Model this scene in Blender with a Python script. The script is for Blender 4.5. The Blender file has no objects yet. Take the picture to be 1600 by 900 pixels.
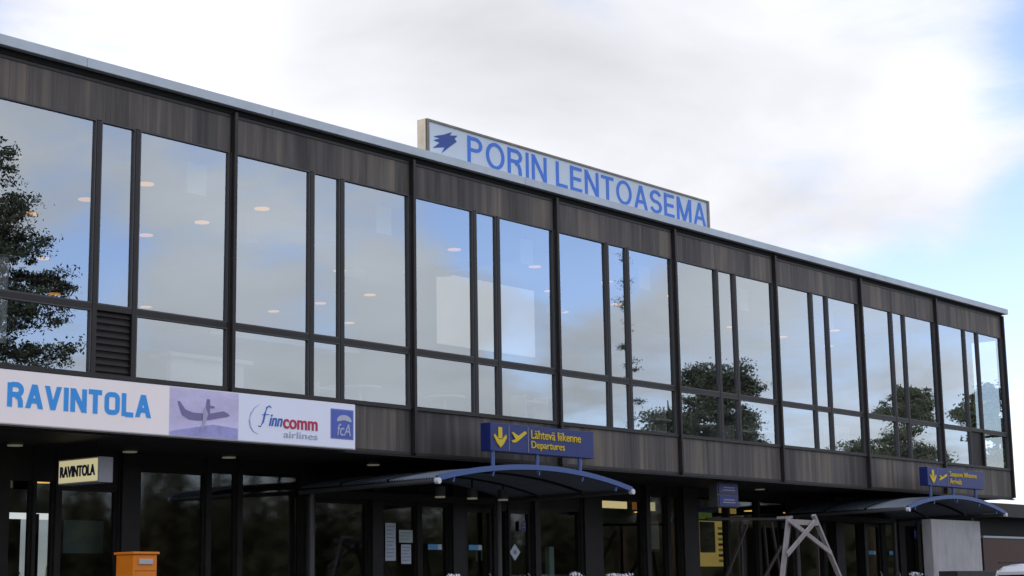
import bpy, bmesh, math, random
from mathutils import Vector, Matrix
rnd = random.Random(7)
scn = bpy.context.scene
C = scn.collection
R = math.radians

# ------------------------------------------------------------------ camera
YAW, PIT, ROL = R(50.347), R(10.107), R(-0.9606)
cam_loc = Vector((-15.185, -17.590, 1.30))
fwd = Vector((math.sin(YAW)*math.cos(PIT), math.cos(YAW)*math.cos(PIT), math.sin(PIT)))
rt = Vector((math.cos(YAW), -math.sin(YAW), 0)); up = rt.cross(fwd)
r2 = math.cos(ROL)*rt + math.sin(ROL)*up
u2 = -math.sin(ROL)*rt + math.cos(ROL)*up
cd = bpy.data.cameras.new('camera'); cam = bpy.data.objects.new('camera', cd); C.objects.link(cam)
m = Matrix((r2, u2, -fwd)).transposed().to_4x4(); m.translation = cam_loc
cam.matrix_world = m
cd.sensor_width = 36; cd.lens = 59.676; cd.clip_end = 3000; cd.clip_start = 0.1
scn.camera = cam
scn.render.resolution_x = 1024; scn.render.resolution_y = 576

# ------------------------------------------------------------------ world
SUN_AZ, SUN_EL = -62.0, 30.0        # degrees, clockwise from +Y
w = bpy.data.worlds.new('World'); scn.world = w; w.use_nodes = True
nt = w.node_tree; nt.nodes.clear(); N = nt.nodes; Lk = nt.links
def wn(t, **k):
    n = N.new(t)
    for a, b in k.items(): setattr(n, a, b)
    return n
def wmath(op, a, b=None, c=None, clamp=False):
    n = wn('ShaderNodeMath', operation=op, use_clamp=clamp)
    for i, v in enumerate((a, b, c)):
        if v is None: continue
        if isinstance(v, (int, float)): n.inputs[i].default_value = v
        else: Lk.new(v, n.inputs[i])
    return n.outputs[0]
def dirv(az, el):
    a, e = R(az), R(el)
    return (math.sin(a)*math.cos(e), math.cos(a)*math.cos(e), math.sin(e))
tc = wn('ShaderNodeTexCoord')
dvec = wn('ShaderNodeVectorMath', operation='NORMALIZE'); Lk.new(tc.outputs['Generated'], dvec.inputs[0])
D = dvec.outputs[0]
sky = wn('ShaderNodeTexSky'); sky.sky_type = 'NISHITA'; sky.sun_disc = False
sky.sun_elevation = R(SUN_EL); sky.sun_rotation = R(SUN_AZ); sky.altitude = 50
sky.air_density = 1.0; sky.dust_density = 0.6; sky.ozone_density = 2.0
sx = wn('ShaderNodeSeparateXYZ'); Lk.new(D, sx.inputs[0])
zz = wmath('MAXIMUM', sx.outputs[2], 0.0)
den = wmath('ADD', zz, 0.16)
cv = wn('ShaderNodeCombineXYZ')
Lk.new(wmath('DIVIDE', sx.outputs[0], den), cv.inputs[0]); Lk.new(wmath('DIVIDE', sx.outputs[1], den), cv.inputs[1])
def wnoise(scale, detail, rough, off):
    mp = wn('ShaderNodeMapping'); Lk.new(cv.outputs[0], mp.inputs[0]); mp.inputs['Location'].default_value = off
    n = wn('ShaderNodeTexNoise'); n.inputs['Scale'].default_value = scale; n.inputs['Detail'].default_value = detail
    n.inputs['Roughness'].default_value = rough; n.inputs['Distortion'].default_value = 0.35
    Lk.new(mp.outputs[0], n.inputs['Vector']); return n.outputs['Fac']
def blob(az, el, rad, amp):
    v = wn('ShaderNodeVectorMath', operation='DISTANCE'); Lk.new(D, v.inputs[0]); v.inputs[1].default_value = dirv(az, el)
    mr = wn('ShaderNodeMapRange', interpolation_type='SMOOTHERSTEP'); Lk.new(v.outputs['Value'], mr.inputs[0])
    mr.inputs[1].default_value = R(rad); mr.inputs[2].default_value = 0
    mr.inputs[3].default_value = 0; mr.inputs[4].default_value = amp
    return mr.outputs[0]
def total(first, lst):
    s = first
    for b in lst: s = wmath('ADD', s, blob(*b))
    return s
n1 = wnoise(1.5, 9, 0.6, (3.1, 1.7, 0)); n2 = wnoise(1.5, 7, 0.52, (9.3, 4.2, 2))
# cloud cover: high almost everywhere, with clear gaps
cover = total(wmath('MULTIPLY_ADD', n1, 2.6, -0.55), [
    (130.0, 13.0, 4.6, -1.0), (127.0, 11.6, 4.6, -.95), (124.5, 12.5, 4.0, -.5), (144.5, 12.0, 4.0, -.30), (135.5, 14.2, 4.0, -.20), (129.5, 7.7, 2.2, -.5), (140, 8.5, 7, .4), (143.5, 11.2, 2.8, -.35), (139.5, 15.2, 3, -.35), (134.5, 11, 3.5, .25),
    (119, 10.5, 4, -.3),
    (133.2, 9.8, 3.6, .5), (126.5, 7.6, 3.2, .25),
    (70.8, 17.5, 5.5, -1.0), (70, 11.5, 5.5, -.95), (66, 8.0, 5.5, -.95), (60.5, 7.6, 5.2, -.95), (31.5, 17.8, 2.8, -.45),
    (63.5, 14.8, 4.0, .5), (58, 17, 6, .4), (54.5, 12.5, 6.5, .55), (45, 17, 9, .5)])
cm = wn('ShaderNodeMapRange', interpolation_type='SMOOTHSTEP'); Lk.new(cover, cm.inputs[0])
cm.inputs[1].default_value = 0.15; cm.inputs[2].default_value = 0.95; cm.inputs[3].default_value = 0.10; cm.inputs[4].default_value = 1.0
bright = total(wmath('MULTIPLY_ADD', n2, 3.3, 1.65), [
    (51, 18.5, 8.0, -.12), (57.5, 13.5, 4.5, -.25), (38.5, 17.5, 6.5, .9), (64.6, 15.5, 3.0, .5), (66, 3.5, 6, .8), (133.5, 9.4, 3.8, .5), (140, 12, 14, .6), (118, 9, 14, .5)])
sepc = wn('ShaderNodeCombineXYZ')
Lk.new(wmath('MULTIPLY', bright, 0.97), sepc.inputs[0]); Lk.new(wmath('MULTIPLY', bright, 0.985), sepc.inputs[1]); Lk.new(wmath('MULTIPLY', bright, 1.045), sepc.inputs[2])
mix = wn('ShaderNodeMix', data_type='RGBA'); Lk.new(cm.outputs[0], mix.inputs['Factor'])
skyb = wn('ShaderNodeMix', data_type='RGBA', blend_type='MULTIPLY'); skyb.inputs['Factor'].default_value = 1
Lk.new(sky.outputs[0], skyb.inputs['A']); skyb.inputs['B'].default_value = (.84, .77, .90, 1)
Lk.new(skyb.outputs['Result'], mix.inputs['A']); Lk.new(sepc.outputs[0], mix.inputs['B'])
bg = wn('ShaderNodeBackground'); bg.inputs['Strength'].default_value = 0.15; Lk.new(mix.outputs['Result'], bg.inputs['Color'])
wo = wn('ShaderNodeOutputWorld'); Lk.new(bg.outputs[0], wo.inputs[0])

# ------------------------------------------------------------------ sun, view
sd = bpy.data.lights.new('sun', 'SUN'); sd.energy = 2.5; sd.angle = R(0.6); sd.color = (1, .93, .82)
so = bpy.data.objects.new('sun', sd); C.objects.link(so)
so.rotation_euler = Vector(dirv(SUN_AZ, SUN_EL)).to_track_quat('Z', 'Y').to_euler()
vs = scn.view_settings; vs.view_transform = 'Standard'; vs.look = 'None'; vs.gamma = 1; vs.use_curve_mapping = False
vs.exposure = 1.0

# ------------------------------------------------------------------ materials
def mat(name, col, rough=.6, metal=0, var=0, vscale=3, bump=0, spec=.5, emit=None, es=0, stretch=(1,1,1)):
    m_ = bpy.data.materials.new(name); m_.use_nodes = True; n = m_.node_tree.nodes; l = m_.node_tree.links
    b = n['Principled BSDF']; b.inputs['Base Color'].default_value = (*col, 1); b.inputs['Roughness'].default_value = rough
    b.inputs['Metallic'].default_value = metal; b.inputs['Specular IOR Level'].default_value = spec
    if emit: b.inputs['Emission Color'].default_value = (*emit, 1); b.inputs['Emission Strength'].default_value = es
    if var or bump:
        g = n.new('ShaderNodeNewGeometry'); mp = n.new('ShaderNodeMapping'); mp.inputs['Scale'].default_value = stretch
        l.new(g.outputs['Position'], mp.inputs[0])
        t = n.new('ShaderNodeTexNoise'); t.inputs['Scale'].default_value = vscale; t.inputs['Detail'].default_value = 6; t.inputs['Roughness'].default_value = .6
        l.new(mp.outputs[0], t.inputs['Vector'])
        if var:
            mr = n.new('ShaderNodeMapRange'); l.new(t.outputs['Fac'], mr.inputs[0]); mr.inputs[1].default_value = .3; mr.inputs[2].default_value = .7
            mr.inputs[3].default_value = 1-var; mr.inputs[4].default_value = 1+var
            mx = n.new('ShaderNodeMix'); mx.data_type = 'RGBA'; mx.blend_type = 'MULTIPLY'; mx.inputs['Factor'].default_value = 1
            mx.inputs['A'].default_value = (*col, 1); l.new(mr.outputs[0], mx.inputs['B']); l.new(mx.outputs['Result'], b.inputs['Base Color'])
        if bump:
            bp = n.new('ShaderNodeBump'); bp.inputs['Strength'].default_value = bump; bp.inputs['Distance'].default_value = .02
            l.new(t.outputs['Fac'], bp.inputs['Height']); l.new(bp.outputs[0], b.inputs['Normal'])
    return m_
def glass(name, refl, tint, wave=.0012, rough=0):
    m_ = bpy.data.materials.new(name); m_.use_nodes = True; n = m_.node_tree.nodes; l = m_.node_tree.links; n.clear()
    tr = n.new('ShaderNodeBsdfTransparent'); tr.inputs[0].default_value = (*tint, 1)
    gl = n.new('ShaderNodeBsdfGlossy'); gl.inputs['Roughness'].default_value = rough; gl.inputs[0].default_value = (.87, .95, 1, 1)
    lw = n.new('ShaderNodeLayerWeight'); lw.inputs['Blend'].default_value = .5
    pw_ = n.new('ShaderNodeMath'); pw_.operation = 'POWER'; l.new(lw.outputs['Facing'], pw_.inputs[0]); pw_.inputs[1].default_value = 4
    ma = n.new('ShaderNodeMath'); ma.operation = 'MULTIPLY_ADD'; l.new(pw_.outputs[0], ma.inputs[0]); ma.inputs[1].default_value = .8; ma.inputs[2].default_value = refl; ma.use_clamp = True
    g = n.new('ShaderNodeNewGeometry'); t = n.new('ShaderNodeTexNoise'); t.inputs['Scale'].default_value = .9; t.inputs['Detail'].default_value = 1
    l.new(g.outputs['Position'], t.inputs['Vector'])
    bp = n.new('ShaderNodeBump'); bp.inputs['Strength'].default_value = 1; bp.inputs['Distance'].default_value = wave
    l.new(t.outputs['Fac'], bp.inputs['Height']); l.new(bp.outputs[0], gl.inputs['Normal'])
    mx = n.new('ShaderNodeMixShader'); l.new(ma.outputs[0], mx.inputs[0]); l.new(tr.outputs[0], mx.inputs[1]); l.new(gl.outputs[0], mx.inputs[2])
    o = n.new('ShaderNodeOutputMaterial'); l.new(mx.outputs[0], o.inputs[0]); return m_
def cladding():
    m_ = bpy.data.materials.new('weathered_cladding'); m_.use_nodes = True; n = m_.node_tree.nodes; l = m_.node_tree.links
    b = n['Principled BSDF']; b.inputs['Roughness'].default_value = .55
    g = n.new('ShaderNodeNewGeometry'); s = n.new('ShaderNodeSeparateXYZ'); l.new(g.outputs['Position'], s.inputs[0])
    def M(op, a, bb=None, c=None):
        k = n.new('ShaderNodeMath'); k.operation = op
        for i, v in enumerate((a, bb, c)):
            if v is None: continue
            if isinstance(v, (int, float)): k.inputs[i].default_value = v
            else: l.new(v, k.inputs[i])
        return k.outputs[0]
    xx = M('ADD', s.outputs[0], s.outputs[1])
    def streak(sc, zs, det, off):
        cb = n.new('ShaderNodeCombineXYZ'); l.new(M('MULTIPLY', xx, sc), cb.inputs[0]); l.new(M('MULTIPLY', s.outputs[2], zs), cb.inputs[2]); cb.inputs[1].default_value = off
        t = n.new('ShaderNodeTexNoise'); t.inputs['Scale'].default_value = 1; t.inputs['Detail'].default_value = det; t.inputs['Roughness'].default_value = .6
        l.new(cb.outputs[0], t.inputs['Vector']); return t.outputs['Fac']
    a = streak(1.1, .12, 3, 1); bq = streak(7.5, .35, 4, 5); cq = streak(42, .8, 2, 9)
    # individual boards about 0.12 m wide
    cb = n.new('ShaderNodeCombineXYZ'); l.new(M('FLOOR', M('MULTIPLY', xx, 8.3)), cb.inputs[0])
    wnn = n.new('ShaderNodeTexWhiteNoise'); wnn.noise_dimensions = '3D'; l.new(cb.outputs[0], wnn.inputs[0])
    v = M('ADD', M('MULTIPLY', a, 1.25), M('ADD', M('MULTIPLY', bq, .75), M('MULTIPLY', cq, .28)))
    v = M('ADD', v, M('MULTIPLY', wnn.outputs['Value'], .14))
    cr = n.new('ShaderNodeValToRGB'); l.new(M('MULTIPLY_ADD', v, 1.35, -1.17), cr.inputs[0])
    cr.color_ramp.elements[0].color = (.034, .028, .026, 1); cr.color_ramp.elements[0].position = .15
    cr.color_ramp.elements[1].color = (.23, .19, .14, 1); cr.color_ramp.elements[1].position = .92
    e = cr.color_ramp.elements.new(.5); e.color = (.100, .086, .079, 1)
    l.new(cr.outputs[0], b.inputs['Base Color'])
    seam = M('PINGPONG', M('MULTIPLY', xx, 8.3), .5)
    bp = n.new('ShaderNodeBump'); bp.inputs['Strength'].default_value = .35; bp.inputs['Distance'].default_value = .006
    l.new(M('MINIMUM', M('MULTIPLY', seam, 9), 1), bp.inputs['Height']); l.new(bp.outputs[0], b.inputs['Normal'])
    return m_
M = dict(
 clad=cladding(),
 trim=mat('roof_trim_metal', (.50, .56, .62), .45, .35, .10, 2.2, .03),
 dark=mat('bronze_frame', (.016, .014, .014), .5, 0, .25, 6, spec=.3),
 frame=mat('bronze_frame_upper', (.019, .016, .016), .5, 0, .25, 5),
 black=mat('shadow_gap', (.008, .008, .008), .8),
 darkwall=mat('dark_wall_panel', (.022, .020, .019), .7, 0, .3, 3, .05, spec=.25),
 soffit=mat('dark_soffit', (.040, .037, .039), .6, 0, .3, 2, spec=.3),
 gasket=mat('window_gasket', (.075, .075, .08), .5),
 glass_up=glass('upper_glass', .39, (.74, .78, .79)),
 glass_low=glass('lower_glass', .10, (.62, .64, .62), .0012, .035),
 glass_end=glass('end_glass', .05, (.80, .84, .84)),
 inwall=mat('interior_wall', (.36, .36, .36), .8, 0, .1, 1),
 inwhite=mat('interior_white', (.82, .81, .79), .6),
 inceil=mat('interior_ceiling', (.40, .40, .40), .8),
 infloor=mat('interior_floor', (.10, .09, .08), .5),
 inbrown=mat('interior_brown', (.085, .070, .055), .7, 0, .3, 2),
 board=mat('sign_board_white', (.66, .76, .88), .35, 0, .05, 1.2),
 alu=mat('sign_frame_aluminium', (.22, .19, .165), .45, .5, .25, 5),
 endcase=mat('sign_end_panel', (.17, .155, .13), .6, .2, .2, 5),
 letter=mat('blue_letter', (.035, .20, .80), .4),
 logo=mat('dark_blue_mark', (.02, .06, .33), .4), logo2=mat('light_blue_mark', (.03, .22, .62), .4),
 lightbox=mat('lightbox_white', (.62, .58, .63), .35, 0, .04, 1.4, emit=(1, .93, .95), es=.13),
 boxblue=mat('lightbox_pale_blue', (.52, .55, .72), .35, 0, .03, 1.4, emit=(.8, .86, 1), es=.13),
 lilac=mat('picture_lilac', (.54, .51, .71), .4, 0, .22, 1.5, emit=(.6, .55, 1), es=.07, stretch=(1, 1, 3)),
 plane=mat('picture_aircraft', (.24, .21, .43), .4), wing=mat('picture_wing', (.50, .48, .68), .4), haze2=mat('picture_cloud', (.36, .36, .66), .4, 0, .3, 4, emit=(.4,.4,1), es=.04),
 rblue=mat('restaurant_blue', (.045, .33, .80), .4, emit=(.03, .25, .8), es=.06),
 fblue=mat('airline_blue', (.04, .15, .55), .4), fred=mat('airline_red', (.55, .03, .09), .4), fgrey=mat('airline_grey', (.47, .49, .64), .4), fpale=mat('airline_pale', (.42, .48, .72), .4),
 fsq=mat('emblem_blue', (.09, .15, .58), .4), fsq2=mat('emblem_border', (.16, .22, .58), .4), femb=mat('emblem_pale', (.55, .58, .72), .4),
 navy=mat('sign_navy', (.013, .030, .19), .38, 0, .08, 2), navy_end=mat('sign_navy_side', (.010, .022, .15), .4),
 yellow=mat('sign_yellow', (.80, .58, .01), .4), divider=mat('sign_divider', (.30, .30, .42), .4),
 cream=mat('cream_lit', (.60, .56, .38), .4, emit=(1, .90, .50), es=.22), greyend=mat('grey_end', (.45, .45, .52), .4),
 navyletter=mat('navy_letter', (.02, .035, .12), .5),
 canopy=mat('canopy_blue', (.065, .12, .33), .35, .1), sheet=mat('corrugated_sheet', (.13, .16, .20), .5, .4, .15, 4),
 gutter=mat('gutter_grey', (.09, .09, .095), .5, .2), cap=mat('white_cap', (.78, .78, .80), .4),
 warm=mat('warm_lamp', (.6, .28, .06), .5, emit=(1, .45, .08), es=.36), warmdim=mat('warm_lamp_dim', (.5, .4, .2), .5, emit=(1, .58, .14), es=.7),
 pale_lamp=mat('pale_lamp', (.4, .4, .34), .5, emit=(1, .95, .7), es=.04),
 orange=mat('postbox_orange', (.84, .235, .010), .42, 0, .08, 3), slot=mat('slot_metal', (.55, .56, .60), .35, .4),
 concrete=mat('concrete_render', (.47, .47, .48), .85, 0, .16, 2.2, .35, stretch=(1.5, 1.5, .7)),
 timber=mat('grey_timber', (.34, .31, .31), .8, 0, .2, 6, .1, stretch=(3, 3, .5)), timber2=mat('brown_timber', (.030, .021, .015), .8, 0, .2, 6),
 carwhite=mat('car_white', (.75, .76, .78), .2, 0), carglass=mat('car_glass', (.012, .016, .018), .06), rubber=mat('rubber', (.015, .015, .015), .8), rim=mat('wheel_rim', (.4, .4, .42), .3, .8), red=mat('tail_red', (.4, .02, .02), .3),
 brownpanel=mat('brown_garage_panel', (.075, .038, .028), .6, 0, .15, 5, stretch=(6, 6, .3)), wingfascia=mat('dark_brown_fascia', (.032, .026, .023), .6, 0, .2, 3),
 strip=mat('pale_metal_strip', (.42, .46, .52), .4, .2),
 paper=mat('paper', (.58, .66, .78), .7, 0, .06, 9), paper2=mat('paper_greenish', (.50, .58, .58), .7, 0, .06, 9), sticker=mat('sticker_blue', (.07, .36, .72), .4), ink=mat('ink_grey', (.25, .30, .38), .6),
 teal=mat('teal_board', (.12, .19, .19), .5), mint=mat('mint_handle', (.30, .48, .42), .3),
 kyel=mat('kiosk_yellow', (.75, .55, .16), .5, 0, .1, 4, emit=(1, .72, .2), es=.12), kgreen=mat('kiosk_green', (.10, .20, .03), .5, emit=(.5, .8, .1), es=.04), kdark=mat('kiosk_dark_glass', (.02, .03, .04), .3),
 kred=mat('poster_red', (.35, .03, .04), .5), korange=mat('poster_orange', (.55, .16, .05), .5, 0, .5, 14, emit=(1, .4, .1), es=.08),
 asphalt=mat('asphalt', (.05, .05, .052), .9, 0, .2, 2, .2), paving=mat('paving', (.15, .146, .14), .9, 0, .15, 1.5, .2), grass=mat('grass_ground', (.045, .07, .02), 1, 0, .3, .3),
 bark=mat('pine_bark', (.09, .055, .035), .9, 0, .3, 6), bark2=mat('birch_bark', (.25, .24, .22), .9, 0, .5, 6),
 needles=mat('pine_needles', (.030, .042, .026), .8, 0, .5, .8), leaves=mat('broad_leaves', (.045, .058, .030), .8, 0, .5, .8), spruce=mat('spruce_needles', (.050, .050, .022), .8, 0, .7, .12),
 planter=mat('planter_dark', (.035, .036, .036), .7, 0, .2, 5), flower=mat('white_petals', (.75, .75, .80), .6), foliage=mat('planter_leaves', (.04, .07, .02), .8),
)

# ------------------------------------------------------------------ builders
def origin(o):
    v = Vector((0, 0, 0))
    while o is not None: v += Vector(o.location); o = o.parent
    return v
class MB:
    def __init__(s): s.v = []; s.f = []; s.mi = []; s.cur = 0
    def add(s, vs, fs):
        b = len(s.v); s.v += [tuple(p) for p in vs]; s.f += [tuple(b+i for i in q) for q in fs]; s.mi += [s.cur]*len(fs); return s
    def box(s, x0, x1, y0, y1, z0, z1):
        return s.add([(x0,y0,z0),(x1,y0,z0),(x1,y1,z0),(x0,y1,z0),(x0,y0,z1),(x1,y0,z1),(x1,y1,z1),(x0,y1,z1)],
                     [(0,3,2,1),(4,5,6,7),(0,1,5,4),(1,2,6,5),(2,3,7,6),(3,0,4,7)])
    def bar(s, a, b, w_, h=None):
        a, b = Vector(a), Vector(b); h = h or w_; d = (b-a).normalized()
        ref = Vector((0,0,1)) if abs(d.z) < .95 else Vector((0,1,0))
        p = d.cross(ref).normalized()*w_/2; q = d.cross(p).normalized()*h/2
        vs = [a-p-q, a+p-q, a+p+q, a-p+q, b-p-q, b+p-q, b+p+q, b-p+q]
        return s.add(vs, [(0,3,2,1),(4,5,6,7),(0,1,5,4),(1,2,6,5),(2,3,7,6),(3,0,4,7)])
    def tube(s, pts, rads, n=10):
        pts = [Vector(p) for p in pts]
        if isinstance(rads, (int, float)): rads = [rads]*len(pts)
        rings = []
        for i, p in enumerate(pts):
            d = (pts[min(i+1, len(pts)-1)]-pts[max(i-1, 0)]).normalized()
            ref = Vector((0,0,1)) if abs(d.z) < .9 else Vector((1,0,0))
            a = d.cross(ref).normalized(); b = d.cross(a)
            rings.append([p+(a*math.cos(t)+b*math.sin(t))*rads[i] for t in [2*math.pi*k/n for k in range(n)]])
        vs = [q for r_ in rings for q in r_]; fs = []
        for i in range(len(pts)-1):
            for k in range(n): fs.append((i*n+k, i*n+(k+1)%n, (i+1)*n+(k+1)%n, (i+1)*n+k))
        fs.append(tuple(range(n-1, -1, -1))); fs.append(tuple((len(pts)-1)*n+k for k in range(n)))
        return s.add(vs, fs)
    def cyl(s, x, y, z0, z1, r, n=20): return s.tube([(x,y,z0),(x,y,z1)], r, n)
    def prism_xz(s, poly, y0, y1):        # outline in x,z extruded along y (y0 is the front)
        n = len(poly); vs = [(x,y0,z) for x,z in poly]+[(x,y1,z) for x,z in poly]
        return s.add(vs, [tuple(range(n)), tuple(range(2*n-1, n-1, -1))]+[(i, i+n, (i+1)%n+n, (i+1)%n) for i in range(n)])
    def build(s, name, mt, parent=None, bevel=0, smooth=False):
        o0 = origin(parent) if parent else Vector((0,0,0))
        if parent is None and s.v:
            xs, ys, zs = zip(*s.v); o0 = Vector(((min(xs)+max(xs))/2, (min(ys)+max(ys))/2, min(zs)))
        me = bpy.data.meshes.new(name); me.from_pydata([tuple(Vector(p)-o0) for p in s.v], [], s.f)
        for k in (mt if isinstance(mt, (list, tuple)) else [mt]): me.materials.append(k)
        me.polygons.foreach_set('material_index', s.mi)
        if name != 'pane':
            bm = bmesh.new(); bm.from_mesh(me); bmesh.ops.recalc_face_normals(bm, faces=bm.faces)
            bm.to_mesh(me); bm.free()
        if smooth: me.polygons.foreach_set('use_smooth', [True]*len(me.polygons))
        o = bpy.data.objects.new(name, me); C.objects.link(o)
        if parent: o.parent = parent
        else: o.location = o0
        if bevel:
            bv = o.modifiers.new('bevel', 'BEVEL'); bv.width = bevel; bv.segments = 2; bv.limit_method = 'ANGLE'
        return o
def bx(name, mt, parent, *a, bevel=0): return MB().box(*a).build(name, mt, parent, bevel)
def tag(o, label=None, cat=None, group=None, kind=None):
    if label: o['label'] = label
    if cat: o['category'] = cat
    if group: o['group'] = group
    if kind: o['kind'] = kind
    return o
def thing(name, label, cat, loc, group=None):
    o = bpy.data.objects.new(name, None); C.objects.link(o); o.location = loc; o.empty_display_size = .2
    return tag(o, label, cat, group)
def copy_tree(o, parent=None):
    c = o.copy(); C.objects.link(c); c.parent = parent
    for ch in o.children: copy_tree(ch, c)
    return c
def text(name, s, mt, parent, x0, x1, z0, z1, y, bold=0, shear=0, depth=.012, face='-y', X=0):
    cu = bpy.data.curves.new(name, 'FONT'); cu.body = s; cu.size = 1; cu.offset = bold; cu.shear = shear; cu.extrude = .01; cu.resolution_u = 6
    to = bpy.data.objects.new(name, cu); C.objects.link(to); bpy.context.view_layer.update()
    me = bpy.data.meshes.new_from_object(to.evaluated_get(bpy.context.evaluated_depsgraph_get()))
    bpy.data.objects.remove(to)
    xs = [v.co.x for v in me.vertices]; ys = [v.co.y for v in me.vertices]
    ax, bx_, ay, by = min(xs), max(xs), min(ys), max(ys); o0 = origin(parent)
    for v in me.vertices:
        u = (v.co.x-ax)/(bx_-ax); t = (v.co.y-ay)/(by-ay); d = v.co.z/.02*depth
        if face == '-y': p = Vector((x0+u*(x1-x0), y-d-depth/2, z0+t*(z1-z0)))
        else: p = Vector((X-d-depth/2, x0+u*(x1-x0), z0+t*(z1-z0)))     # faces -x, running along y
        v.co = p-o0
    me.materials.clear(); me.materials.append(mt)
    bm = bmesh.new(); bm.from_mesh(me); bmesh.ops.recalc_face_normals(bm, faces=bm.faces); bm.to_mesh(me); bm.free()
    o = bpy.data.objects.new(name, me); C.objects.link(o); o.parent = parent; return o

def arcp(cx, cy, rx, ry, a0, a1, n=14): return [(cx+rx*math.cos(R(a0+(a1-a0)*i/n)), cy+ry*math.sin(R(a0+(a1-a0)*i/n))) for i in range(n+1)]
# plain grotesque capitals drawn as centre lines in a box 10 high; (advance, strokes)
CAPS = {
 'P': (6.6, [[(.75,0),(.75,10)], [(1.4,9.25),(3.6,9.25)]+arcp(3.6,7.1,2.1,2.15,80,-80,10)+[(3.6,4.95),(1.4,4.95)]]),
 'O': (8.2, [arcp(4.1,5,3.35,4.45,90,450,36)]),
 'R': (6.9, [[(.75,0),(.75,10)], [(1.4,9.25),(3.7,9.25)]+arcp(3.7,7.2,2.15,2.05,80,-80,10)+[(3.7,5.15),(1.4,5.15)], [(3.6,4.6),(4.9,4.0),(5.5,2.6),(5.65,0)]]),
 'I': (1.5, [[(.75,0),(.75,10)]]), 'J': (2.2, [[(1.1,0),(1.1,10)]]), 'V': (7.4, [[(.9,10),(3.6,.4)], [(6.5,10),(3.8,.4)]]),
 'Q': (7.6, [[(1.15,5),(1.15,7.2)]+arcp(3.0,7.2,1.85,1.65,180,90,5)+arcp(4.6,7.2,1.85,1.65,90,0,5)+arcp(4.6,2.8,1.85,1.65,0,-90,5)+arcp(3.0,2.8,1.85,1.65,270,180,5)+[(1.15,5)]]),
 'N': (7.0, [[(.75,0),(.75,10)], [(6.25,0),(6.25,10)], [(.9,9.6),(6.1,.4)]]),
 'L': (5.6, [[(.75,0),(.75,10)], [(1.5,.75),(5.5,.75)]]),
 'E': (5.9, [[(.75,0),(.75,10)], [(1.5,.75),(5.8,.75)], [(1.5,9.25),(5.7,9.25)], [(1.5,5.1),(5.3,5.1)]]),
 'T': (6.4, [[(3.2,0),(3.2,8.5)], [(0,9.25),(6.4,9.25)]]),
 'A': (7.2, [[(.7,0),(3.5,9.8)], [(6.5,0),(3.7,9.8)], [(2.0,3.2),(5.2,3.2)]]),
 'S': (6.6, [arcp(3.3,7.05,2.45,2.25,20,180,12)+arcp(3.3,7.05,2.45,2.0,190,255,5)+arcp(3.3,2.95,2.55,2.1,75,0,6)+arcp(3.3,2.95,2.55,2.25,-10,-165,12)]),
 'M': (8.4, [[(.75,0),(.75,10)], [(7.65,0),(7.65,10)], [(.95,9.7),(4.15,.3)], [(7.45,9.7),(4.25,.3)]])}
def caps_word(word, mt, parent, x0, x1, z0, z1, y, gap=1.25, space=3.0, th=1.32):
    tot = -gap
    for c in word: tot += (CAPS[c][0]+gap) if c != ' ' else space
    sx_ = (x1-x0)/tot; sz = (z1-z0)/10; mb = MB(); cx = 0; k = 0
    for c in word:
        if c == ' ': cx += space; continue
        for st in CAPS[c][1]:
            k += 1; d = .005+.0007*(k % 7); n = len(st); closed = (Vector(st[0])-Vector(st[-1])).length < .05
            Lf, Rt = [], []
            for i, p in enumerate(st):
                a = Vector(st[i-1]) if i else (Vector(st[-2]) if closed else None); b = Vector(st[i+1]) if i < n-1 else (Vector(st[1]) if closed else None); p = Vector(p)
                t = ((p-a).normalized() if a is not None else Vector((0,0)))+((b-p).normalized() if b is not None else Vector((0,0))); t.normalize()
                nn = Vector((-t.y, t.x))*th/2; ql, qr = p+nn, p-nn
                if n == 2 and abs(t.y) > .3 and (p.y < .6 or p.y > 9.4):      # cut sloping strokes level with the line
                    tg = 0 if p.y < 5 else 10; ql = ql+t*((tg-ql.y)/t.y); qr = qr+t*((tg-qr.y)/t.y)
                Lf.append(ql); Rt.append(qr)
            for i in range(n-1):
                q = [Lf[i], Rt[i], Rt[i+1], Lf[i+1]]
                vs = [(x0+(cx+v.x)*sx_, y-d, z0+v.y*sz) for v in q]+[(x0+(cx+v.x)*sx_, y, z0+v.y*sz) for v in q]
                mb.add(vs, [(0,1,2,3),(0,3,7,4),(1,5,6,2)]+([(0,4,5,1)] if i == 0 else [])+([(3,2,6,7)] if i == n-2 else []))
        cx += CAPS[c][0]+gap
    return mb.build('lettering', mt, parent)
# ------------------------------------------------------------------ ground
g = MB().box(-900, 900, -900, 900, -.5, -.02).build('ground', M['grass']); tag(g, kind='structure')
g = MB().box(-150, 220, -48, 0.6, -.2, -.01).build('road', M['asphalt']); tag(g, kind='structure')
g = MB().box(-60, 90, -3.6, 2.0, -.1, .11).build('pavement', M['paving'], bevel=.02); tag(g, kind='structure')
g = MB().box(-300, 400, 30, 200, -.2, -.005).build('airfield_apron', M['asphalt']); tag(g, kind='structure')

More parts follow.
